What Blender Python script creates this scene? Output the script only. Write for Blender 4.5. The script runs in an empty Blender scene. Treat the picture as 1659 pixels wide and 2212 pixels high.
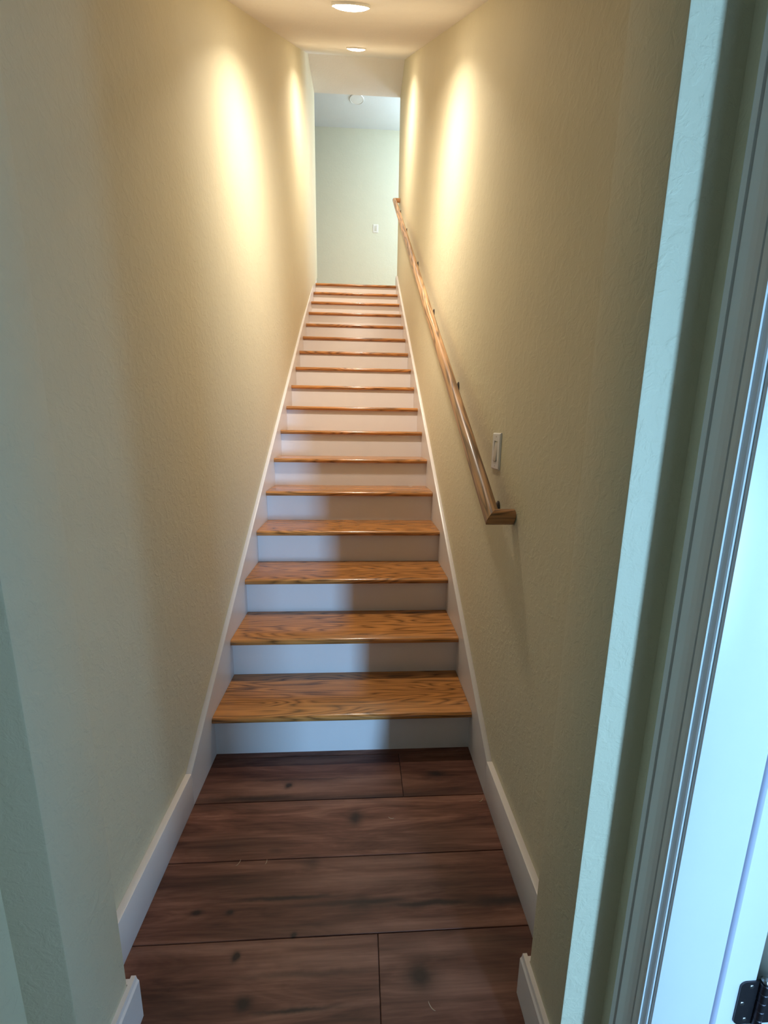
import bpy, bmesh, math, random
from mathutils import Vector, Matrix

# ---------------------------------------------------------------- camera
scene = bpy.context.scene
COL = scene.collection
F_PX, PITCH, YAW, ROLL, EYE = 913.0, 0.19548, 0.05734, 0.01397, 1.26773
fw = Vector((math.sin(YAW)*math.cos(PITCH), math.cos(YAW)*math.cos(PITCH), -math.sin(PITCH)))
r0 = Vector((math.cos(YAW), -math.sin(YAW), 0)); u0 = r0.cross(fw)
rt = r0*math.cos(ROLL) + u0*math.sin(ROLL); up = -r0*math.sin(ROLL) + u0*math.cos(ROLL)
cd = bpy.data.cameras.new('camera'); cam = bpy.data.objects.new('camera', cd); COL.objects.link(cam)
M = Matrix.Identity(4)
for i in range(3):
    M[i][0], M[i][1], M[i][2] = rt[i], up[i], -fw[i]
M[2][3] = EYE
cam.matrix_world = M
cd.sensor_fit = 'HORIZONTAL'; cd.sensor_width = 36.0; cd.lens = F_PX/1659.0*36.0
cd.clip_start = 0.01
scene.camera = cam

# ---------------------------------------------------------------- world, daylight, exposure
w = bpy.data.worlds.new('world'); scene.world = w; w.use_nodes = True
bg = w.node_tree.nodes['Background']
bg.inputs[0].default_value = (0.45, 0.75, 1.0, 1); bg.inputs[1].default_value = 0.3
vs = scene.view_settings
vs.view_transform = 'Standard'; vs.look = 'None'; vs.gamma = 1.0; vs.use_curve_mapping = False
vs.exposure = 0.52

def area(name, loc, target, sx, sy, power, color, spread=180):
    d = bpy.data.lights.new(name, 'AREA'); d.shape = 'RECTANGLE'; d.size = sx; d.size_y = sy
    d.energy = power; d.color = color; d.spread = math.radians(spread)
    o = bpy.data.objects.new(name, d); COL.objects.link(o); o.location = loc
    o.rotation_euler = (Vector(target)-Vector(loc)).to_track_quat('-Z', 'Y').to_euler()
    return o
DAY = (0.29, 0.60, 1.0)
# daylight in the window openings of the side room and of the upper landing
area('daylight_side_room_back_window', (1.41, -2.66, 0.52), (1.41, 0, 0.52), 0.28, 0.90, 125, DAY)
area('daylight_side_room_dim_source', (2.30, -2.66, 0.72), (2.30, 0, 0.72), 1.1, 1.25, 5, DAY)  # no curtain: unseen weak source added for the dimmer left part of the risers
area('daylight_side_room_end_window', (3.06, -1.14, 0.80), (0, -1.14, 0.80), 0.30, 1.3, 19, (0.38, 0.66, 1.0))
area('daylight_landing_window', (3.26, 6.43, 4.25), (0, 6.43, 4.25), 0.9, 1.5, 34, (0.56, 0.84, 1.0))
area('daylight_landing_far_window', (1.95, 7.07, 4.98), (1.95, 0, 4.98), 0.8, 0.75, 70, (0.64, 0.80, 1.0))

# ---------------------------------------------------------------- helpers
def link(name, me, mat=None, parent=None, label=None, cat=None, group=None, kind=None):
    o = bpy.data.objects.new(name, me); COL.objects.link(o)
    if mat is not None: me.materials.append(mat)
    if parent is not None: o.parent = parent
    tag(o, label, cat, group, kind)
    return o
def tag(o, label=None, cat=None, group=None, kind=None):
    if label: o['label'] = label
    if cat: o['category'] = cat
    if group: o['group'] = group
    if kind: o['kind'] = kind
def empty(name, loc=(0, 0, 0), label=None, cat=None, group=None, kind=None, parent=None):
    o = bpy.data.objects.new(name, None); COL.objects.link(o); o.location = loc; o.empty_display_size = 0.05
    if parent is not None: o.parent = parent
    tag(o, label, cat, group, kind); return o
def mesh_from(bm, name, smooth=False):
    bmesh.ops.recalc_face_normals(bm, faces=bm.faces)
    me = bpy.data.meshes.new(name); bm.to_mesh(me); bm.free()
    if smooth:
        for p in me.polygons: p.use_smooth = True
        try: me.set_sharp_from_angle(angle=math.radians(35))
        except Exception: pass
    return me
def bm_box(bm, x0, x1, y0, y1, z0, z1):
    v = [bm.verts.new((x, y, z)) for x in (x0, x1) for y in (y0, y1) for z in (z0, z1)]
    for f in ((0,1,3,2),(4,6,7,5),(0,4,5,1),(2,3,7,6),(0,2,6,4),(1,5,7,3)):
        bm.faces.new([v[i] for i in f])
def box(name, x0, x1, y0, y1, z0, z1, mat, bevel=0, seg=2, **k):
    bm = bmesh.new(); bm_box(bm, x0, x1, y0, y1, z0, z1)
    if bevel: bmesh.ops.bevel(bm, geom=bm.edges[:], offset=bevel, segments=seg, affect='EDGES', profile=0.5)
    return link(name, mesh_from(bm, name, bool(bevel)), mat, **k)
def bm_prism(bm, pts, axis, a, b):
    """polygon pts in the two other axes (in xyz order), extruded along axis from a to b"""
    def mk(t, p):
        q = list(p); q.insert(axis, t); return bm.verts.new(q)
    A = [mk(a, p) for p in pts]; B = [mk(b, p) for p in pts]
    bm.faces.new(A); bm.faces.new(B[::-1]); n = len(pts)
    for i in range(n): bm.faces.new((A[i], B[i], B[(i+1) % n], A[(i+1) % n]))
def prism(name, pts, axis, a, b, mat, smooth=False, bevel=0, **k):
    bm = bmesh.new(); bm_prism(bm, pts, axis, a, b)
    if bevel: bmesh.ops.bevel(bm, geom=bm.edges[:], offset=bevel, segments=2, affect='EDGES', profile=0.5)
    return link(name, mesh_from(bm, name, smooth or bool(bevel)), mat, **k)
def lathe(name, prof, mat, n=48, **k):
    """prof: (r, z) list, revolved round local z"""
    bm = bmesh.new(); rings = []
    for r, z in prof:
        if r < 1e-6: rings.append([bm.verts.new((0, 0, z))])
        else: rings.append([bm.verts.new((r*math.cos(2*math.pi*i/n), r*math.sin(2*math.pi*i/n), z)) for i in range(n)])
    for A, B in zip(rings, rings[1:]):
        for i in range(n):
            j = (i+1) % n
            if len(A) == 1 and len(B) == 1: continue
            if len(A) == 1: bm.faces.new((A[0], B[i], B[j]))
            elif len(B) == 1: bm.faces.new((A[i], A[j], B[0]))
            else: bm.faces.new((A[i], A[j], B[j], B[i]))
    return link(name, mesh_from(bm, name, True), mat, **k)

# ---------------------------------------------------------------- materials
class NT:
    def __init__(s, name):
        s.m = bpy.data.materials.new(name); s.m.use_nodes = True
        s.t = s.m.node_tree; s.b = s.t.nodes['Principled BSDF']
    def n(s, typ, **k):
        nd = s.t.nodes.new(typ)
        for a, v in k.items():
            if a.startswith('i_'): nd.inputs[int(a[2:])].default_value = v
            else: setattr(nd, a, v)
        return nd
    def l(s, a, b): s.t.links.new(a, b)
    def math(s, op, a, b=None, c=None):
        nd = s.t.nodes.new('ShaderNodeMath'); nd.operation = op
        for i, v in enumerate((a, b, c)):
            if v is None: continue
            if isinstance(v, (int, float)): nd.inputs[i].default_value = v
            else: s.l(v, nd.inputs[i])
        return nd.outputs[0]
    def mix(s, fac, a, b, mode='MIX'):
        nd = s.t.nodes.new('ShaderNodeMix'); nd.data_type = 'RGBA'; nd.blend_type = mode
        for sock, v in ((nd.inputs[0], fac), (nd.inputs[6], a), (nd.inputs[7], b)):
            if isinstance(v, (int, float)): sock.default_value = v
            elif isinstance(v, tuple): sock.default_value = v if len(v) == 4 else (*v, 1)
            else: s.l(v, sock)
        return nd.outputs[2]
    def ramp(s, fac, stops):
        nd = s.t.nodes.new('ShaderNodeValToRGB'); e = nd.color_ramp.elements
        while len(e) < len(stops): e.new(0.5)
        for el, (p, c) in zip(e, stops): el.position = p; el.color = (*c, 1) if len(c) == 3 else c
        s.l(fac, nd.inputs[0]); return nd.outputs[0]
    def mapping(s, src, scale, loc=None):
        nd = s.t.nodes.new('ShaderNodeMapping'); nd.inputs['Scale'].default_value = scale
        s.l(src, nd.inputs[0])
        if loc is not None: s.l(loc, nd.inputs['Location'])
        return nd.outputs[0]
    def noise(s, vec, scale, detail=4, rough=0.55, dist=0.0):
        nd = s.t.nodes.new('ShaderNodeTexNoise'); nd.inputs['Scale'].default_value = scale
        nd.inputs['Detail'].default_value = detail; nd.inputs['Roughness'].default_value = rough
        nd.inputs['Distortion'].default_value = dist; s.l(vec, nd.inputs['Vector']); return nd.outputs[0]
    def bump(s, h, strength, dist):
        nd = s.t.nodes.new('ShaderNodeBump'); nd.inputs['Strength'].default_value = strength
        nd.inputs['Distance'].default_value = dist; s.l(h, nd.inputs['Height']); s.l(nd.outputs[0], s.b.inputs['Normal'])

def painted(name, col, rough=0.5, tex=0.0, spec=0.5):
    s = NT(name); s.b.inputs['Roughness'].default_value = rough; s.b.inputs['Specular IOR Level'].default_value = spec
    geo = s.n('ShaderNodeNewGeometry').outputs['Position']
    n1 = s.noise(geo, 7.0, 3)
    s.l(s.mix(n1, tuple(c*0.97 for c in col), tuple(min(1, c*1.03) for c in col)), s.b.inputs['Base Color'])
    if tex:
        a = s.noise(geo, 190.0, 3, 0.6); b = s.noise(geo, 38.0, 4, 0.6, 0.6)
        b2 = s.ramp(b, [(0.47, (0, 0, 0)), (0.60, (1, 1, 1))])
        h = s.math('ADD', s.math('MULTIPLY', a, 0.6), s.math('MULTIPLY', b2, 0.7))
        s.bump(h, tex, 0.0016)
    return s.m

WALL = painted('cream_wall_paint', (0.70, 0.625, 0.44), 0.6, 0.45, 0.35)
LAND = painted('landing_wall_paint', (0.70, 0.69, 0.58), 0.6, 0.3, 0.3)
CEIL = painted('ceiling_paint', (0.83, 0.79, 0.76), 0.7, 0.35, 0.3)
LCEIL = painted('landing_ceiling_white', (0.74, 0.77, 0.80), 0.7, 0.2, 0.3)
WHITE = painted('white_semi_gloss_paint', (0.77, 0.71, 0.69), 0.32, 0.0, 0.5)
DOORW = painted('door_frame_white', (0.72, 0.72, 0.71), 0.35, 0.0, 0.5)
PLAST = painted('white_plastic', (0.80, 0.79, 0.78), 0.35)
PLAST2 = painted('rocker_plastic', (0.60, 0.57, 0.52), 0.35)
SEAL = painted('grey_weatherstrip_vinyl', (0.46, 0.45, 0.56), 0.5)
SUB = painted('subfloor', (0.05, 0.035, 0.025), 0.8)

def metal(name, col, rough):
    s = NT(name); s.b.inputs['Metallic'].default_value = 1; s.b.inputs['Roughness'].default_value = rough
    geo = s.n('ShaderNodeNewGeometry').outputs['Position']
    s.l(s.mix(s.noise(geo, 160, 3), tuple(c*0.7 for c in col), col), s.b.inputs['Base Color']); return s.m
BRONZE = metal('dark_bronze', (0.10, 0.09, 0.10), 0.38)
NICKEL = metal('worn_steel', (0.35, 0.33, 0.32), 0.3)

def oak(name, tone, axis):
    """glued oak boards with cathedral grain along the given axis (0 = x, 1 = y)"""
    s = NT(name); tc = s.n('ShaderNodeTexCoord').outputs['Object']; rnd = s.n('ShaderNodeObjectInfo').outputs['Random']
    comb = s.n('ShaderNodeCombineXYZ')
    s.l(s.math('MULTIPLY', rnd, 37.0), comb.inputs[0]); s.l(s.math('MULTIPLY', rnd, 11.0), comb.inputs[1]); s.l(s.math('MULTIPLY', rnd, 5.0), comb.inputs[2])
    sc = (0.8, 7.0, 7.0) if axis == 0 else (16.0, 0.9, 16.0)
    v = s.mapping(tc, sc, comb.outputs[0])
    low = s.noise(v, 1.5, 2, 0.45)
    rings = s.math('FRACT', s.math('MULTIPLY', low, 17.0 if axis == 0 else 7.0))
    line = s.math('ABSOLUTE', s.math('SUBTRACT', rings, 0.5))              # 0..0.5 saw
    sc2 = (2.2, 70.0, 70.0) if axis == 0 else (70.0, 1.6, 70.0)
    fine = s.noise(s.mapping(tc, sc2, comb.outputs[0]), 2.0, 4, 0.6)
    g = s.math('ADD', s.math('MULTIPLY', line, 0.85), s.math('MULTIPLY', fine, 0.75))
    d, m, l = [tuple(c*k for c in tone) for k in ((0.34, 1.0, 1.42) if axis == 0 else (0.36, 0.95, 1.35))]
    c = s.ramp(g, ([(0.32, d), (0.53, m), (0.84, l)] if axis == 0 else [(0.40, d), (0.58, m), (0.82, l)]))
    # boards of slightly different tone across the tread
    sep = s.n('ShaderNodeSeparateXYZ'); s.l(tc, sep.inputs[0])
    b = s.math('FLOOR', s.math('MULTIPLY', s.math('ADD', sep.outputs[1 if axis == 0 else 0], s.math('MULTIPLY', rnd, 0.09)), 11.0))
    wn = s.n('ShaderNodeTexWhiteNoise', noise_dimensions='1D'); s.l(s.math('ADD', b, s.math('MULTIPLY', rnd, 50.0)), wn.inputs['W'])
    if axis == 0:
        c = s.mix(1.0, c, s.ramp(wn.outputs[0], [(0, (0.80, 0.78, 0.76)), (1, (1.08, 1.08, 1.08))]), 'MULTIPLY')
    s.l(c, s.b.inputs['Base Color']); s.b.inputs['Roughness'].default_value = 0.24 if axis == 0 else 0.36
    s.b.inputs['Coat Weight'].default_value = 0.35 if axis == 0 else 0.10; s.b.inputs['Coat Roughness'].default_value = 0.12
    s.bump(g, 0.10, 0.0006)
    return s.m
OAK = oak('varnished_oak_tread', (0.44, 0.182, 0.048), 0)
OAKR = oak('oak_handrail_wood', (0.45, 0.245, 0.115), 1)

# knots of the planks in view: (x, y, radius along the grain, radius across, strength)
KNOTS = [(-0.302, 0.816, .008, .010, 1.3), (-0.259, 0.729, .018, .014, 1.2), (0.145, 0.760, .034, .026, 1.1), (-0.426, 0.920, .014, .007, 1.2),
         (-0.341, 0.916, .010, .006, 1.2), (-0.013, 1.179, .022, .028, 1.0), (-0.256, 1.319, .011, .010, 1.3), (0.287, 1.351, .035, .012, 1.1),
         (-0.166, 0.856, .006, .006, 1.3), (0.004, 0.923, .045, .020, 0.9), (-0.142, 1.036, .022, .026, .55), (-0.254, 1.081, .030, .012, .6)]
# dark streaks of the grain: (x, y, half length, half width, strength)
STREAKS = [(-0.20, 0.944, .15, .006, 1.0), (0.03, 0.925, .14, .010, 1.0), (0.20, 0.914, .16, .009, 1.1), (0.40, 0.912, .14, .016, 1.0), (-0.14, 0.714, .09, .004, 1.0),
           (-0.38, 1.268, .20, .012, .9), (0.02, 1.262, .22, .010, .6), (-0.12, 0.776, .16, .006, .6), (0.25, 0.950, .20, .030, .45), (-0.36, 0.985, .20, .030, .4), (-0.40, 1.10, .16, .040, .55),
           (0.22, 1.10, .22, .050, .45), (-0.20, 1.345, .20, .004, .6), (0.36, 0.80, .09, .05, .4), (-0.42, 0.72, .10, .04, .45)]
# paler figure: (x, y, half length, half width, strength)
PALE = [(-0.20, 1.305, .26, .030, .8), (0.00, 1.335, .14, .022, .8), (-0.32, 0.836, .30, .012, .7), (-0.10, 0.800, .22, .020, .6), (0.10, 1.030, .22, .018, .7), (0.02, 0.985, .22, .022, .7),
        (0.22, 0.815, .14, .020, .7), (0.24, 0.740, .12, .030, .7), (-0.05, 1.238, .35, .010, .5), (0.12, 0.865, .30, .012, .4)]
def plank_mat():
    s = NT('brown_vinyl_plank'); pos = s.n('ShaderNodeNewGeometry').outputs['Position']; rnd = s.n('ShaderNodeObjectInfo').outputs['Random']
    comb = s.n('ShaderNodeCombineXYZ'); s.l(s.math('MULTIPLY', rnd, 23.0), comb.inputs[0]); s.l(s.math('MULTIPLY', rnd, 7.0), comb.inputs[1])
    wv = s.noise(s.mapping(pos, (1.6, 12.0, 1.0), comb.outputs[0]), 1.6, 4, 0.6, 0.8)
    fine = s.noise(s.mapping(pos, (5.0, 150.0, 1.0), comb.outputs[0]), 1.0, 4, 0.65)
    g = s.math('ADD', s.math('MULTIPLY', wv, 0.75), s.math('MULTIPLY', fine, 0.25))
    c = s.ramp(g, [(0.36, (0.045, 0.0180, 0.012)), (0.50, (0.102, 0.047, 0.033)), (0.64, (0.185, 0.103, 0.074))])
    c = s.mix(1.0, c, s.ramp(rnd, [(0, (0.72, 0.68, 0.67)), (1, (1.25, 1.25, 1.25))]), 'MULTIPLY')
    sep = s.n('ShaderNodeSeparateXYZ'); s.l(pos, sep.inputs[0])
    wob = s.math('MULTIPLY', s.math('SUBTRACT', s.noise(pos, 16.0, 3), 0.5), 0.030)
    dark = pale = None
    for (x, y, rx, ry, st) in KNOTS + STREAKS + PALE:
        dx = s.math('MULTIPLY', s.math('SUBTRACT', s.math('ADD', sep.outputs[0], wob), x), 1/rx)
        dy = s.math('MULTIPLY', s.math('SUBTRACT', s.math('ADD', sep.outputs[1], s.math('MULTIPLY', wob, 0.5)), y), 1/ry)
        d2 = s.math('ADD', s.math('MULTIPLY', dx, dx), s.math('MULTIPLY', dy, dy))
        e = s.math('MULTIPLY', s.math('EXPONENT', s.math('MULTIPLY', d2, -0.9)), st)
        if (x, y, rx, ry, st) in PALE: pale = e if pale is None else s.math('MAXIMUM', pale, e)
        else: dark = e if dark is None else s.math('MAXIMUM', dark, e)
    streaky = s.math('ADD', 0.35, s.math('MULTIPLY', fine, 1.2))
    c = s.mix(s.math('MINIMUM', s.math('MULTIPLY', s.math('MULTIPLY', pale, streaky), 0.75), 1.0), c, (0.235, 0.145, 0.110))
    dark = s.math('MINIMUM', dark, 1.0)
    c = s.mix(s.math('MULTIPLY', dark, 0.95), c, (0.012, 0.008, 0.008))
    s.l(s.mix(1.0, c, (1.38, 1.16, 1.08), 'MULTIPLY'), s.b.inputs['Base Color']); s.b.inputs['Roughness'].default_value = 0.46; s.b.inputs['Specular IOR Level'].default_value = 0.28
    s.bump(g, 0.12, 0.0008)
    return s.m
PLANK = plank_mat()

def emit(name, col, st):
    s = NT(name); s.b.inputs['Base Color'].default_value = (*col, 1)
    s.b.inputs['Emission Color'].default_value = (*col, 1); s.b.inputs['Emission Strength'].default_value = st
    return s.m
LED = emit('lit_led_lens', (1.0, 0.92, 0.80), 48.0)

# ---------------------------------------------------------------- dimensions read off the photograph
XL, XR = -0.561, 0.441            # faces of the skirt boards
WL, WR = -0.581, 0.461            # stairwell walls
VL, VR = -0.565, 0.455            # vestibule walls
RISE, RUN, Y0, OV, TH = 0.178, 0.26724, 1.48095, 0.0296, 0.027
NS = 17
ZTOP = NS*RISE
SLOPE = RISE/RUN
YEND = 5.86
def zceil(y): return 1.57 + 0.666*y

# ---------------------------------------------------------------- structure: walls
ST = dict(kind='structure')
box('wall_left', WL-0.12, WL, 0.705, YEND, -0.1, 5.7, WALL, label='long cream stairwell wall without handrail', **ST)
box('wall_right', WR, WR+0.12, 0.705, YEND, -0.1, 5.7, WALL, label='long cream stairwell wall with the handrail', **ST)
box('wall_stub_left', WL-0.12, -0.485, 0.57, 0.705, -0.1, 2.5, WALL, bevel=0.004, label='wall stub narrowing the foot of the stairs, side without door', **ST)
box('wall_stub_right', 0.377, VR+0.171, 0.57, 0.705, -0.1, 2.5, WALL, bevel=0.004, label='wall stub narrowing the foot of the stairs, beside the door', **ST)
box('wall_header', -0.485, 0.377, 0.57, 0.705, 2.12, 2.5, WALL, label='cream header over the opening at the stair foot', **ST)
box('wall_vestibule_left', VL-0.12, VL, -2.0, 0.57, -0.1, 2.5, WALL, label='cream vestibule wall opposite the side door', **ST)
box('wall_vestibule_back', VL-0.12, VR+0.17, -2.12, -2.0, -0.1, 2.5, WALL, label='cream vestibule wall behind the viewer', **ST)
DY0, DY1, DTOP = -0.82, 0.489, 2.06        # rough door opening
bm = bmesh.new()
bm_box(bm, VR, VR+0.171, DY1, 0.57, -0.1, 2.5); bm_box(bm, VR, VR+0.171, -2.0, DY0, -0.1, 2.5); bm_box(bm, VR, VR+0.171, DY0, DY1, DTOP, 2.5)
link('wall_vestibule_right', mesh_from(bm, 'wall_vestibule_right'), WALL, label='cream vestibule wall around the side door', **ST)
# the wall draws in a little towards the stair head
bm = bmesh.new(); TY = 4.5; tz0 = 0.10+SLOPE*(TY-1.25); tz1 = ZTOP+0.10
P = [[bm.verts.new((x, y, z)) for z in zz] for x, y, zz in ((WL, TY, (tz0, 5.14)), (WL, YEND, (tz1, 5.14)), (-0.553, YEND, (tz1, 5.14)))]
bm.faces.new([p[0] for p in P]); bm.faces.new([p[1] for p in P])
for i in range(3): bm.faces.new((P[i][0], P[(i+1) % 3][0], P[(i+1) % 3][1], P[i][1]))
link('trim_1', mesh_from(bm, 'taper'), WALL, label='slight inward taper of the stairwell wall at the stair head', **ST)

# ceilings
t = 0.1
prism('ceiling', [(-2.12, 2.44), (1.306, 2.44), (1.306, 2.54), (-2.12, 2.54)], 0, WL-0.12, WR+0.17, CEIL, label='flat low ceiling over the stair foot', **ST)
prism('ceiling_slope', [(1.306, zceil(1.306)), (5.33, 5.12), (YEND, 5.12), (YEND, 5.6), (5.2, 5.6), (1.306, zceil(1.306)+0.15)], 0, WL-0.02, WR+0.02, CEIL,
      label='sloping off-white ceiling following the stairs', **ST)
# upper landing
box('ceiling_landing', -2.2, 3.3, YEND-0.3, 7.13, 5.47, 5.6, LCEIL, label='pale ceiling of the upper landing', **ST)
bm = bmesh.new()
for a in ((-2.2, 1.55, 2.9, 5.5), (2.35, 3.3, 2.9, 5.5), (1.55, 2.35, 2.9, 4.6), (1.55, 2.35, 5.36, 5.5)): bm_box(bm, a[0], a[1], 7.01, 7.13, a[2], a[3])
link('wall_landing_far', mesh_from(bm, 'wall_landing_far'), LAND, label='pale sage far wall of the upper landing', **ST)
box('wall_landing_left', -2.3, -2.2, 5.7, 7.13, 2.9, 5.6, LAND, **ST)
box('wall_landing_near_left', -2.2, WL-0.12, YEND-0.12, YEND, 2.9, 5.6, LAND, **ST)
box('wall_landing_near_right', WR+0.12, 3.3, YEND-0.12, YEND, 2.9, 5.6, LAND, **ST)
box('floor_landing', -2.2, 3.3, YEND-0.05, 7.1, ZTOP-0.12, ZTOP, OAK, **ST)
box('baseboard_landing', -2.2, 3.2, 6.995, 7.01, ZTOP, ZTOP+0.115, WHITE, **ST)
bm = bmesh.new()
for a in ((5.74, 5.98, 2.9, 5.6), (6.88, 7.13, 2.9, 5.6), (5.98, 6.88, 2.9, 3.5), (5.98, 6.88, 5.0, 5.6)): bm_box(bm, 3.2, 3.3, *a)
link('wall_landing_right', mesh_from(bm, 'wl'), LAND, **ST)
# side room behind the open door
SX, SY = 3.0, -2.6
box('floor_side_room', VR+0.171, SX+0.12, SY-0.12, 1.6, -0.1, 0.0, SUB, **ST)
box('ceiling_side_room', VR+0.05, SX+0.12, SY-0.12, 1.6, 2.5, 2.6, CEIL, **ST)
box('wall_side_room_far', VR+0.171, SX+0.12, 1.5, 1.6, 0, 2.5, CEIL, **ST)
bm = bmesh.new(); bm_box(bm, VR+0.05, VR+0.171, 0.705, 1.6, 0, 2.5); bm_box(bm, VR+0.05, VR+0.171, SY-0.12, -2.0, 0, 2.5)
link('wall_side_room_near', mesh_from(bm, 'wsn'), CEIL, **ST)
bm = bmesh.new()
for a in ((0.626, 1.27, 0, 2.5), (1.55, 1.75, 0, 2.5), (2.85, SX+0.12, 0, 2.5), (1.27, 1.55, 0, 0.06), (1.27, 1.55, 0.98, 2.5), (1.75, 2.85, 0, 0.09), (1.75, 2.85, 1.35, 2.5)): bm_box(bm, a[0], a[1], SY-0.12, SY, a[2], a[3])
link('wall_side_room_back', mesh_from(bm, 'wsb'), CEIL, **ST)
bm = bmesh.new()
for a in ((SY, -1.29, 0, 2.5), (-0.99, 1.6, 0, 2.5), (-1.29, -0.99, 0, 0.15), (-1.29, -0.99, 1.45, 2.5)): bm_box(bm, SX, SX+0.12, *a)
link('wall_side_room_end', mesh_from(bm, 'wse'), CEIL, **ST)

# ---------------------------------------------------------------- floor of planks
floor = box('floor', VL-0.1, VR+0.17, -2.0, Y0+0.3, -0.1, -0.009, SUB, label='dark brown plank floor at the foot of the stairs', **ST)
PW = 0.2021; rows0 = 0.8505
random.seed(4)
g = 0.0008
def plank(x0, x1, y0, y1):
    bm = bmesh.new(); bm_box(bm, x0+g, x1-g, y0+g, y1-g, -0.009, 0.0)
    ed = [e for e in bm.edges if all(v.co.z > -0.001 for v in e.verts)]
    bmesh.ops.bevel(bm, geom=ed, offset=0.0012, segments=1, affect='EDGES')
    link('plank', mesh_from(bm, 'plank'), PLANK, parent=floor)
# end joints of the rows, counted away from the row at the first riser
JO = {2: [0.155], 1: [], 0: [], -1: [0.048], -2: [-0.3], -3: [0.25], -4: [-0.05], -5: [0.3], -6: [-0.25], -7: [0.1], -8: [-0.4], -9: [0.2], -10: [-0.1], -11: [0.3], -12: [-0.2], -13: [0.1], -14: [-0.35]}
for k in range(-14, 4):
    ya = rows0 + k*PW; yb = min(ya+PW, Y0+0.01)
    xs = [VL-0.02] + JO.get(k, []) + [VR+0.015]
    for a, b in zip(xs, xs[1:]): plank(a, b, ya, yb)

# baseboards
prism('baseboard_left', [(0.705, 0), (1.25, 0), (1.25, 0.125), (0.705, 0.125)], 0, WL, XL, WHITE, bevel=0.0012, label='white baseboard along the stairwell wall without handrail', **ST)
prism('baseboard_right', [(0.705, 0), (1.25, 0), (1.25, 0.137), (0.705, 0.137)], 0, XR, WR, WHITE, bevel=0.0012, label='white baseboard along the stairwell wall with handrail', **ST)
def stub_base(name, xw, sgn, label):
    # u-shaped baseboard round the stub: face pointing into the opening, far return and near return
    root = empty(name, (xw, 0.64, 0), label=label, **ST)
    tp = 0.015
    prof = [(0, 0), (sgn*tp, 0), (sgn*tp, 0.101), (sgn*0.0115, 0.106), (sgn*0.0095, 0.115), (0, 0.115)]
    bm = bmesh.new(); bm_prism(bm, [(xw+a, z) for a, z in prof], 1, 0.57-tp, 0.705+tp)
    o = link('board', mesh_from(bm, 'board'), WHITE); o.parent = root; o.location = (-xw, -0.64, 0)
    for yy, s2 in ((0.705, 1), (0.57, -1)):
        bm = bmesh.new(); xa, xb = sorted((xw, xw - sgn*0.075))
        bm_prism(bm, [(yy+s2*abs(a), z) for a, z in prof], 0, xa, xb)
        o = link('return_board', mesh_from(bm, 'return_board'), WHITE); o.parent = root; o.location = (-xw, -0.64, 0)
stub_base('baseboard_stub_left', -0.485, 1, 'short white baseboard wrapped round the wall stub away from the door')
stub_base('baseboard_stub_right', 0.377, -1, 'short white baseboard wrapped round the wall stub beside the door')

# ---------------------------------------------------------------- staircase
stairs = empty('staircase', (0, Y0, 0), label='straight staircase with varnished oak treads and white risers', cat='staircase')
def sub(o, root):            # keep world position when parenting to an empty that only has a location
    o.parent = root; o.location = -Vector(root.location) + Vector(o.location); return o
for k in range(1, NS+1):
    yf = Y0+(k-1)*RUN; z = k*RISE
    ri = box('riser', XL, XR, yf, yf+0.018, (k-1)*RISE, z-TH, WHITE); sub(ri, stairs)
    # tread: rounded nosing profile in (y, z), local origin at the tread so the grain differs
    d = RUN+OV+0.012 if k < NS else 0.16
    r = TH/2; prof = [(d, -TH), (d, 0), (r, 0)]
    prof += [(r-r*math.sin(a), -r+r*math.cos(a)) for a in [math.pi*i/10 for i in range(1, 10)]]
    prof += [(r, -TH)]
    bm = bmesh.new(); bm_prism(bm, prof, 0, XL+0.0008, XR-0.0008)
    tr = link('tread', mesh_from(bm, 'tread', True), OAK); tr.location = (0, yf-OV, z); sub(tr, stairs)
for xa, xb in ((WL, XL), (XR, WR)):
    y1 = 1.25; z1 = 0.125 if xa < 0 else 0.137
    ye = y1 + (ZTOP+0.125-z1)/SLOPE
    pts = [(y1, 0), (y1, z1), (ye, ZTOP+0.125), (YEND+0.012, ZTOP+0.125), (YEND+0.012, ZTOP-0.3), (1.75, 0)]
    bm = bmesh.new(); bm_prism(bm, pts, 0, xa, xb)
    bmesh.ops.bevel(bm, geom=bm.edges[:], offset=0.0012, segments=1, affect='EDGES')
    link('trim_3' if xa < 0 else 'trim_4', mesh_from(bm, 'skirt_board', True), WHITE, kind='structure',
         label='white sloping skirt board along the wall ' + ('without' if xa < 0 else 'with') + ' the handrail')

# ---------------------------------------------------------------- handrail
RX = WR-0.066
rail = empty('handrail', (WR, 1.22, 1.0), label='round-topped oak handrail on metal brackets along the stairwell wall', cat='handrail')
def zr(y): return 1.010+0.662*(y-1.22)
ya, yb = 1.222, 5.60
ang = math.atan(0.662); ca, sa = math.cos(ang), math.sin(ang)
RW = 0.0235
prof = []
for i in range(28):          # mopstick: round with a flat underside
    a = 2*math.pi*i/28; x = RW*math.cos(a); z = RW*1.06*math.sin(a)
    prof.append((x, max(z, -RW*0.80)))
bm = bmesh.new()
A, B = [], []
for x, z in prof:
    # mitred ends: the cut runs at 45 degrees in plan
    s0 = x; s1 = -x
    A.append(bm.verts.new((x, s0, z))); B.append(bm.verts.new((x, s1+(yb-ya)/ca, z)))
n = len(prof)
bm.faces.new(A); bm.faces.new(B[::-1])
for i in range(n): bm.faces.new((A[i], B[i], B[(i+1) % n], A[(i+1) % n]))
o = link('rail', mesh_from(bm, 'rail', True), OAKR); o.location = (RX, ya, zr(ya)); o.rotation_euler = (ang, 0, 0); sub(o, rail)
OAKX = oak('oak_return_shaded', (0.33, 0.150, 0.060), 0)  # handrail oak darkened: the shade on the returns is put into the colour
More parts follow.
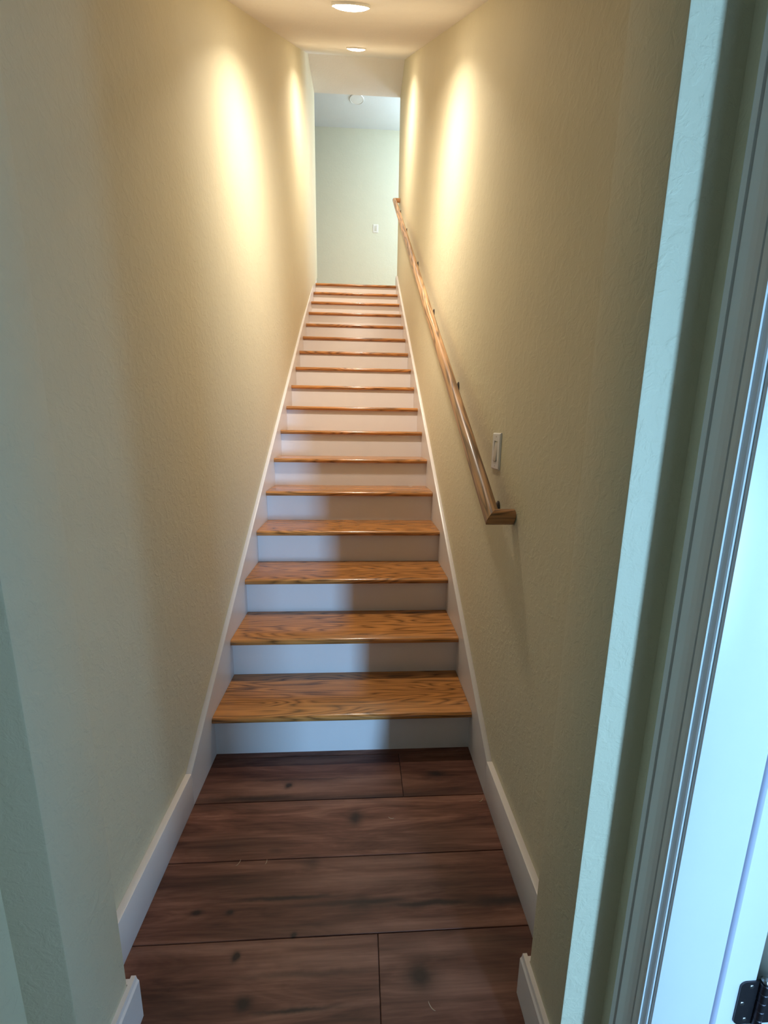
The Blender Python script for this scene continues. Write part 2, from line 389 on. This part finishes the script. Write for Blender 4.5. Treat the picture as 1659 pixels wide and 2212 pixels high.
for yy, sg in ((ya, 1), (yb, -1)):
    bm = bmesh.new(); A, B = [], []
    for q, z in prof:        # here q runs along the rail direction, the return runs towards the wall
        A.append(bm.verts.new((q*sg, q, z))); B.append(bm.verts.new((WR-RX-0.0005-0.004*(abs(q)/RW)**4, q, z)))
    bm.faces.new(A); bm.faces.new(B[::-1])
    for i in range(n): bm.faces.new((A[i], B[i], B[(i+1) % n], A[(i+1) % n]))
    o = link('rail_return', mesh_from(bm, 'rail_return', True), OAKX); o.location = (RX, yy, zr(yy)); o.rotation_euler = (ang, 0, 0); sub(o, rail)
def tube(pts, rad, nseg=10):
    bm = bmesh.new(); rings = []
    for i, p in enumerate(pts):
        p = Vector(p); d = (Vector(pts[min(i+1, len(pts)-1)])-Vector(pts[max(i-1, 0)])).normalized()
        a = d.orthogonal().normalized() if i == 0 else (rings_a - d*rings_a.dot(d)).normalized()
        rings_a = a; b = d.cross(a); r = rad[i] if isinstance(rad, (list, tuple)) else rad
        rings.append([bm.verts.new(p+(a*math.cos(2*math.pi*j/nseg)+b*math.sin(2*math.pi*j/nseg))*r) for j in range(nseg)])
    for P, Q in zip(rings, rings[1:]):
        for j in range(nseg): bm.faces.new((P[j], P[(j+1) % nseg], Q[(j+1) % nseg], Q[j]))
    bm.faces.new(rings[0][::-1]); bm.faces.new(rings[-1]); return bm
DROP = 0.077
for yb_ in (1.365, 2.045, 2.83, 3.71, 4.69, 5.46):
    zb = zr(yb_)-RW
    br = empty('bracket', (WR, yb_, zb-DROP), label='dark metal handrail bracket'); 
    # wall plate
    pl = lathe('wall_plate', [(0, 0), (0.020, 0), (0.021, 0.003), (0.017, 0.007), (0.008, 0.010), (0, 0.0105)], BRONZE, 24)
    pl.rotation_euler = (0, -math.pi/2, 0); pl.scale = (1.5, 0.85, 1.0); pl.parent = br
    dx = RX-WR
    bm = tube([(-0.004, 0, 0), (-0.022, 0, 0.004), (-0.042, 0, 0.020), (-0.058, 0, 0.044), (dx, 0, DROP-0.006)], [0.0095, 0.0080, 0.0070, 0.0070, 0.009])
    ar = link('arm', mesh_from(bm, 'arm', True), BRONZE); ar.parent = br
    sd = box('saddle', -0.010, 0.010, -0.024, 0.024, -0.004, 0.0035, BRONZE, bevel=0.0015); sd.parent = br
    sd.location = (dx, 0, DROP-0.0015); sd.rotation_euler = (ang, 0, 0)
    br.parent = rail; br.location = Vector((WR, yb_, zb-DROP))-Vector(rail.location)

# ---------------------------------------------------------------- light switches
def switch(name, loc, rotz, w_, h_, label):
    root = empty(name, loc, label=label, cat='light switch'); root.rotation_euler = (0, 0, rotz)
    # local: plate in x/z, proud towards -y
    bm = bmesh.new(); W, H = w_/2, h_/2; iw, ih = 0.0175, 0.0345
    def ring(x, z, y): return [bm.verts.new((a*x, y, b*z)) for a, b in ((-1, -1), (1, -1), (1, 1), (-1, 1))]
    R = [ring(W, H, 0), ring(W, H, -0.003), ring(W-0.004, H-0.004, -0.0065), ring(iw, ih, -0.0065), ring(iw, ih, -0.003)]
    for P, Q in zip(R, R[1:]):
        for j in range(4): bm.faces.new((P[j], P[(j+1) % 4], Q[(j+1) % 4], Q[j]))
    bm.faces.new(R[-1]); 
    link('plate', mesh_from(bm, 'plate'), PLAST, parent=root)
    # rocker: two tilted halves
    pts = [(-0.003, -0.0325), (-0.0095, -0.0325), (-0.0068, 0.0), (-0.0045, 0.0325), (-0.003, 0.0325)]
    prism('rocker', pts, 0, -0.0158, 0.0158, PLAST2, bevel=0.0006, parent=root)
    for s in (-1, 1):
        sc = lathe('screw', [(0, 0.0012), (0.0022, 0.001), (0.0028, 0)], PLAST2, 12, parent=root)
        sc.location = (0, -0.0064, s*0.0485); sc.rotation_euler = (math.pi/2, 0, 0)
switch('light_switch', (WR, 1.415, 1.197), -math.pi/2, 0.080, 0.122, 'white rocker light switch on the stairwell wall above the handrail foot')
switch('light_switch', (0.217, 7.01, 4.19), 0, 0.078, 0.114, 'white rocker light switch on the far landing wall above the stairs')

# ---------------------------------------------------------------- ceiling lights
def ceiling_light(loc, tilt, lit, label, dia, group=None, dome=0.013):
    root = empty('ceiling_light', loc, label=label, cat='ceiling light', group=group); root.rotation_euler = (tilt, 0, 0)
    R = dia/2                                                     # local -z points away from the ceiling
    lathe('trim_ring', [(R, 0), (R, -0.005), (R-0.002, -0.008), (R-0.005, -0.009), (R-0.007, -0.006), (R-0.007, 0)], PLAST, 48, parent=root)
    prof = [(R-0.0075, -0.005)] + [((R-0.0075)*math.cos(a), -0.006-dome*math.sin(a)) for a in [math.pi/2*i/8 for i in range(1, 8)]] + [(0, -0.006-dome)]
    lathe('lens', prof, LED if lit else PLAST, 48, parent=root)
    if lit:
        d = bpy.data.lights.new('led', 'AREA'); d.shape = 'DISK'; d.size = dia*0.8; d.energy = lit; d.color = (1.0, 0.905, 0.76); d.spread = math.radians(156)
        l = bpy.data.objects.new('led', d); COL.objects.link(l); l.parent = root; l.location = (0, 0, -0.021)
tl = math.atan(0.666)
for y, lab in ((2.135, 'lit round recessed light on the sloping ceiling over the lower stairs'), (4.25, 'lit round recessed light on the sloping ceiling near the landing')):
    ceiling_light((-0.045, y, zceil(y)), tl, 13.5, lab, 0.165)
ceiling_light((-0.06, 6.455, 5.47), 0, 0, 'unlit white round light on the landing ceiling', 0.185, dome=0.001)

# ---------------------------------------------------------------- door frame, casing, hinge, open door
JY = 0.467
dr = empty('door_1', (VR+0.17, 0.47, 0), label='open white side door with its frame and hinges', **ST)
JX1 = 0.626
# far jamb: stop part proud, rabbet set back for the door
pts = [(VR, JY), (0.551, JY), (0.551, JY+0.010), (JX1, JY+0.010), (JX1, DY1), (VR, DY1)]
sub(prism('jamb', pts, 2, 0, 2.04, DOORW, bevel=0.0008), dr)
pts = [(VR, DY0+0.02), (0.551, DY0+0.02), (0.551, DY0+0.01), (JX1, DY0+0.01), (JX1, DY0), (VR, DY0)]
sub(prism('jamb', pts, 2, 0, 2.04, DOORW, bevel=0.0008), dr)
sub(box('head_jamb', VR, JX1, DY0, DY1, 2.04, DTOP, DOORW), dr)
bm = tube([(0.5565, JY+0.0035, 0), (0.5565, JY+0.0035, 2.04)], 0.0058, 14)
sub(link('weatherstrip', mesh_from(bm, 'ws', True), SEAL, label='grey vinyl weatherstrip'), dr)
# casing round the opening, moulded profile (distance from the opening, thickness)
CP = [(0.0, 0.0), (0.0, 0.0035), (0.002, 0.0045), (0.006, 0.0060), (0.0085, 0.0065), (0.0085, 0.0092), (0.013, 0.0100), (0.0195, 0.0102), (0.0203, 0.0088), (0.0212, 0.0112),
      (0.028, 0.0122), (0.036, 0.0126), (0.046, 0.0122), (0.0505, 0.0120), (0.0515, 0.0102), (0.0528, 0.0142), (0.060, 0.0150), (0.062, 0.0140), (0.062, 0.0)]
cas = empty('trim_2', (VR, 0.5, 0), label='moulded white casing around the side door', **ST)
def casing_leg(yin, s):
    bm = bmesh.new(); bm_prism(bm, [(VR-t_, yin+s*d_) for d_, t_ in CP], 2, 0, 2.05)
    sub(link('casing_leg', mesh_from(bm, 'leg'), DOORW), cas)
casing_leg(0.472, 1); casing_leg(DY0+0.015, -1)
bm = bmesh.new(); bm_prism(bm, [(VR-t_, 2.05+d_) for d_, t_ in CP], 1, DY0-0.047, 0.534)
sub(link('casing_head', mesh_from(bm, 'head'), DOORW), cas)
# hinge on the far jamb
def hinge(zc):
    h = empty('hinge', (JX1, JY+0.01, zc), label='dark bronze butt hinge'); H, Wd, r = 0.044, 0.0315, 0.010
    pts = [(0.006, -H), (0.006, H)]
    pts += [(-Wd+0.006+r-r*math.sin(a), H-r+r*math.cos(a)) for a in [math.pi/2*i/6 for i in range(7)]]
    pts += [(-Wd+0.006+r-r*math.cos(a), -H+r-r*math.sin(a)) for a in [math.pi/2*i/6 for i in range(7)]]
    prism('leaf', pts, 1, -0.0022, 0.001, BRONZE, parent=h)
    # door-side leaf, folded round with the open door
    prism('door_leaf', [(x+0.0, z) for x, z in ((0.014, -H), (0.044, -H), (0.044, H), (0.014, H))], 1, -0.0022, 0.0, BRONZE, parent=h)
    for i in range(5):
        z0 = -H+i*2*H/5
        k = lathe('knuckle', [(0, 0), (0.0058, 0), (0.0066, 0.001), (0.0066, 2*H/5-0.0014), (0.0058, 2*H/5-0.0004), (0, 2*H/5-0.0004)], BRONZE, 18, parent=h)
        k.location = (0.0105, -0.004, z0)
    k = lathe('pin_tip', [(0.004, 0), (0.0055, 0.002), (0.006, 0.005), (0.004, 0.008), (0, 0.009)], NICKEL, 16, parent=h); k.location = (0.0105, -0.004, H)
    for x, z in ((-0.008, H-0.010), (-0.018, 0.0), (-0.008, -H+0.010)):
        s = lathe('screw', [(0, 0.0006), (0.0024, 0.0008), (0.0036, 0.0004), (0.004, 0)], NICKEL, 14, parent=h)
        s.location = (x, -0.0022, z); s.rotation_euler = (math.pi/2, 0, 0)
    h.parent = dr; h.location = Vector((JX1, JY+0.01, zc))-Vector(dr.location)
for z in (0.378, 1.05, 1.83): hinge(z)
# the door itself, folded back against the side-room face of the wall
sl = box('door_slab', JX1+0.022, JX1+0.066, 0.479, 1.29, 0.012, 2.03, DOORW, bevel=0.002); sub(sl, dr)
kn = lathe('door_knob', [(0.026, 0), (0.026, 0.006), (0.011, 0.010), (0.011, 0.030), (0.024, 0.038), (0.027, 0.050), (0.020, 0.060), (0, 0.062)], BRONZE, 28)
kn.location = (JX1+0.066, 1.22, 0.95); kn.rotation_euler = (0, math.pi/2, 0); sub(kn, dr)

# ---------------------------------------------------------------- small debris
CHIP = painted('white_chip', (0.75, 0.70, 0.66), 0.6)
SHAV = painted('wood_shaving', (0.42, 0.30, 0.20), 0.7)
def sliver(x, y, z, L, W, a, mat, name, label, cat, group=None, curl=0.4):
    bm = bmesh.new(); n = 8; rows = []
    for i in range(n+1):
        t_ = i/n-0.5; wv = W*(1-(2*t_)**4*0.8)
        cx, cy = t_*L, curl*L*(t_*t_-0.1)
        hz = 0.0016*(2*t_)**2
        rows.append([bm.verts.new((cx, cy-wv/2, hz)), bm.verts.new((cx, cy+wv/2, hz)), bm.verts.new((cx, cy+wv/2, hz+0.0008)), bm.verts.new((cx, cy-wv/2, hz+0.0008))])
    for P, Q in zip(rows, rows[1:]):
        for j in range(4): bm.faces.new((P[j], P[(j+1) % 4], Q[(j+1) % 4], Q[j]))
    bm.faces.new(rows[0][::-1]); bm.faces.new(rows[-1])
    o = link(name, mesh_from(bm, name, True), mat, label=label, cat=cat, group=group); o.location = (x, y, z+0.0002); o.rotation_euler = (0, 0, a)
sliver(0.335, Y0+5*RUN-0.035, 5*RISE, 0.028, 0.010, 0.1, CHIP, 'plastic_chip', 'small white chip lying on an oak tread by the handrail side', 'chip')
for x, y, L, a, lab in ((0.105, 1.173, 0.020, -0.25, 'tiny pale wood shaving beside the broad knot in the floor'), (-0.356, 1.045, 0.022, 1.1, 'longer of two pale wood shavings on a floor plank joint'),
                        (-0.275, 1.045, 0.016, 1.4, 'shorter of two pale wood shavings on a floor plank joint'), (0.424, 1.228, 0.026, 0.7, 'tiny pale wood shaving against the baseboard under the handrail'),
                        (0.162, 0.704, 0.022, -0.9, 'tiny curled wood shaving on the plank with the largest knot')):
    sliver(x, y, 0, L, 0.0016, a, SHAV, 'wood_shaving', lab, 'shaving', 'wood shavings on the floor')
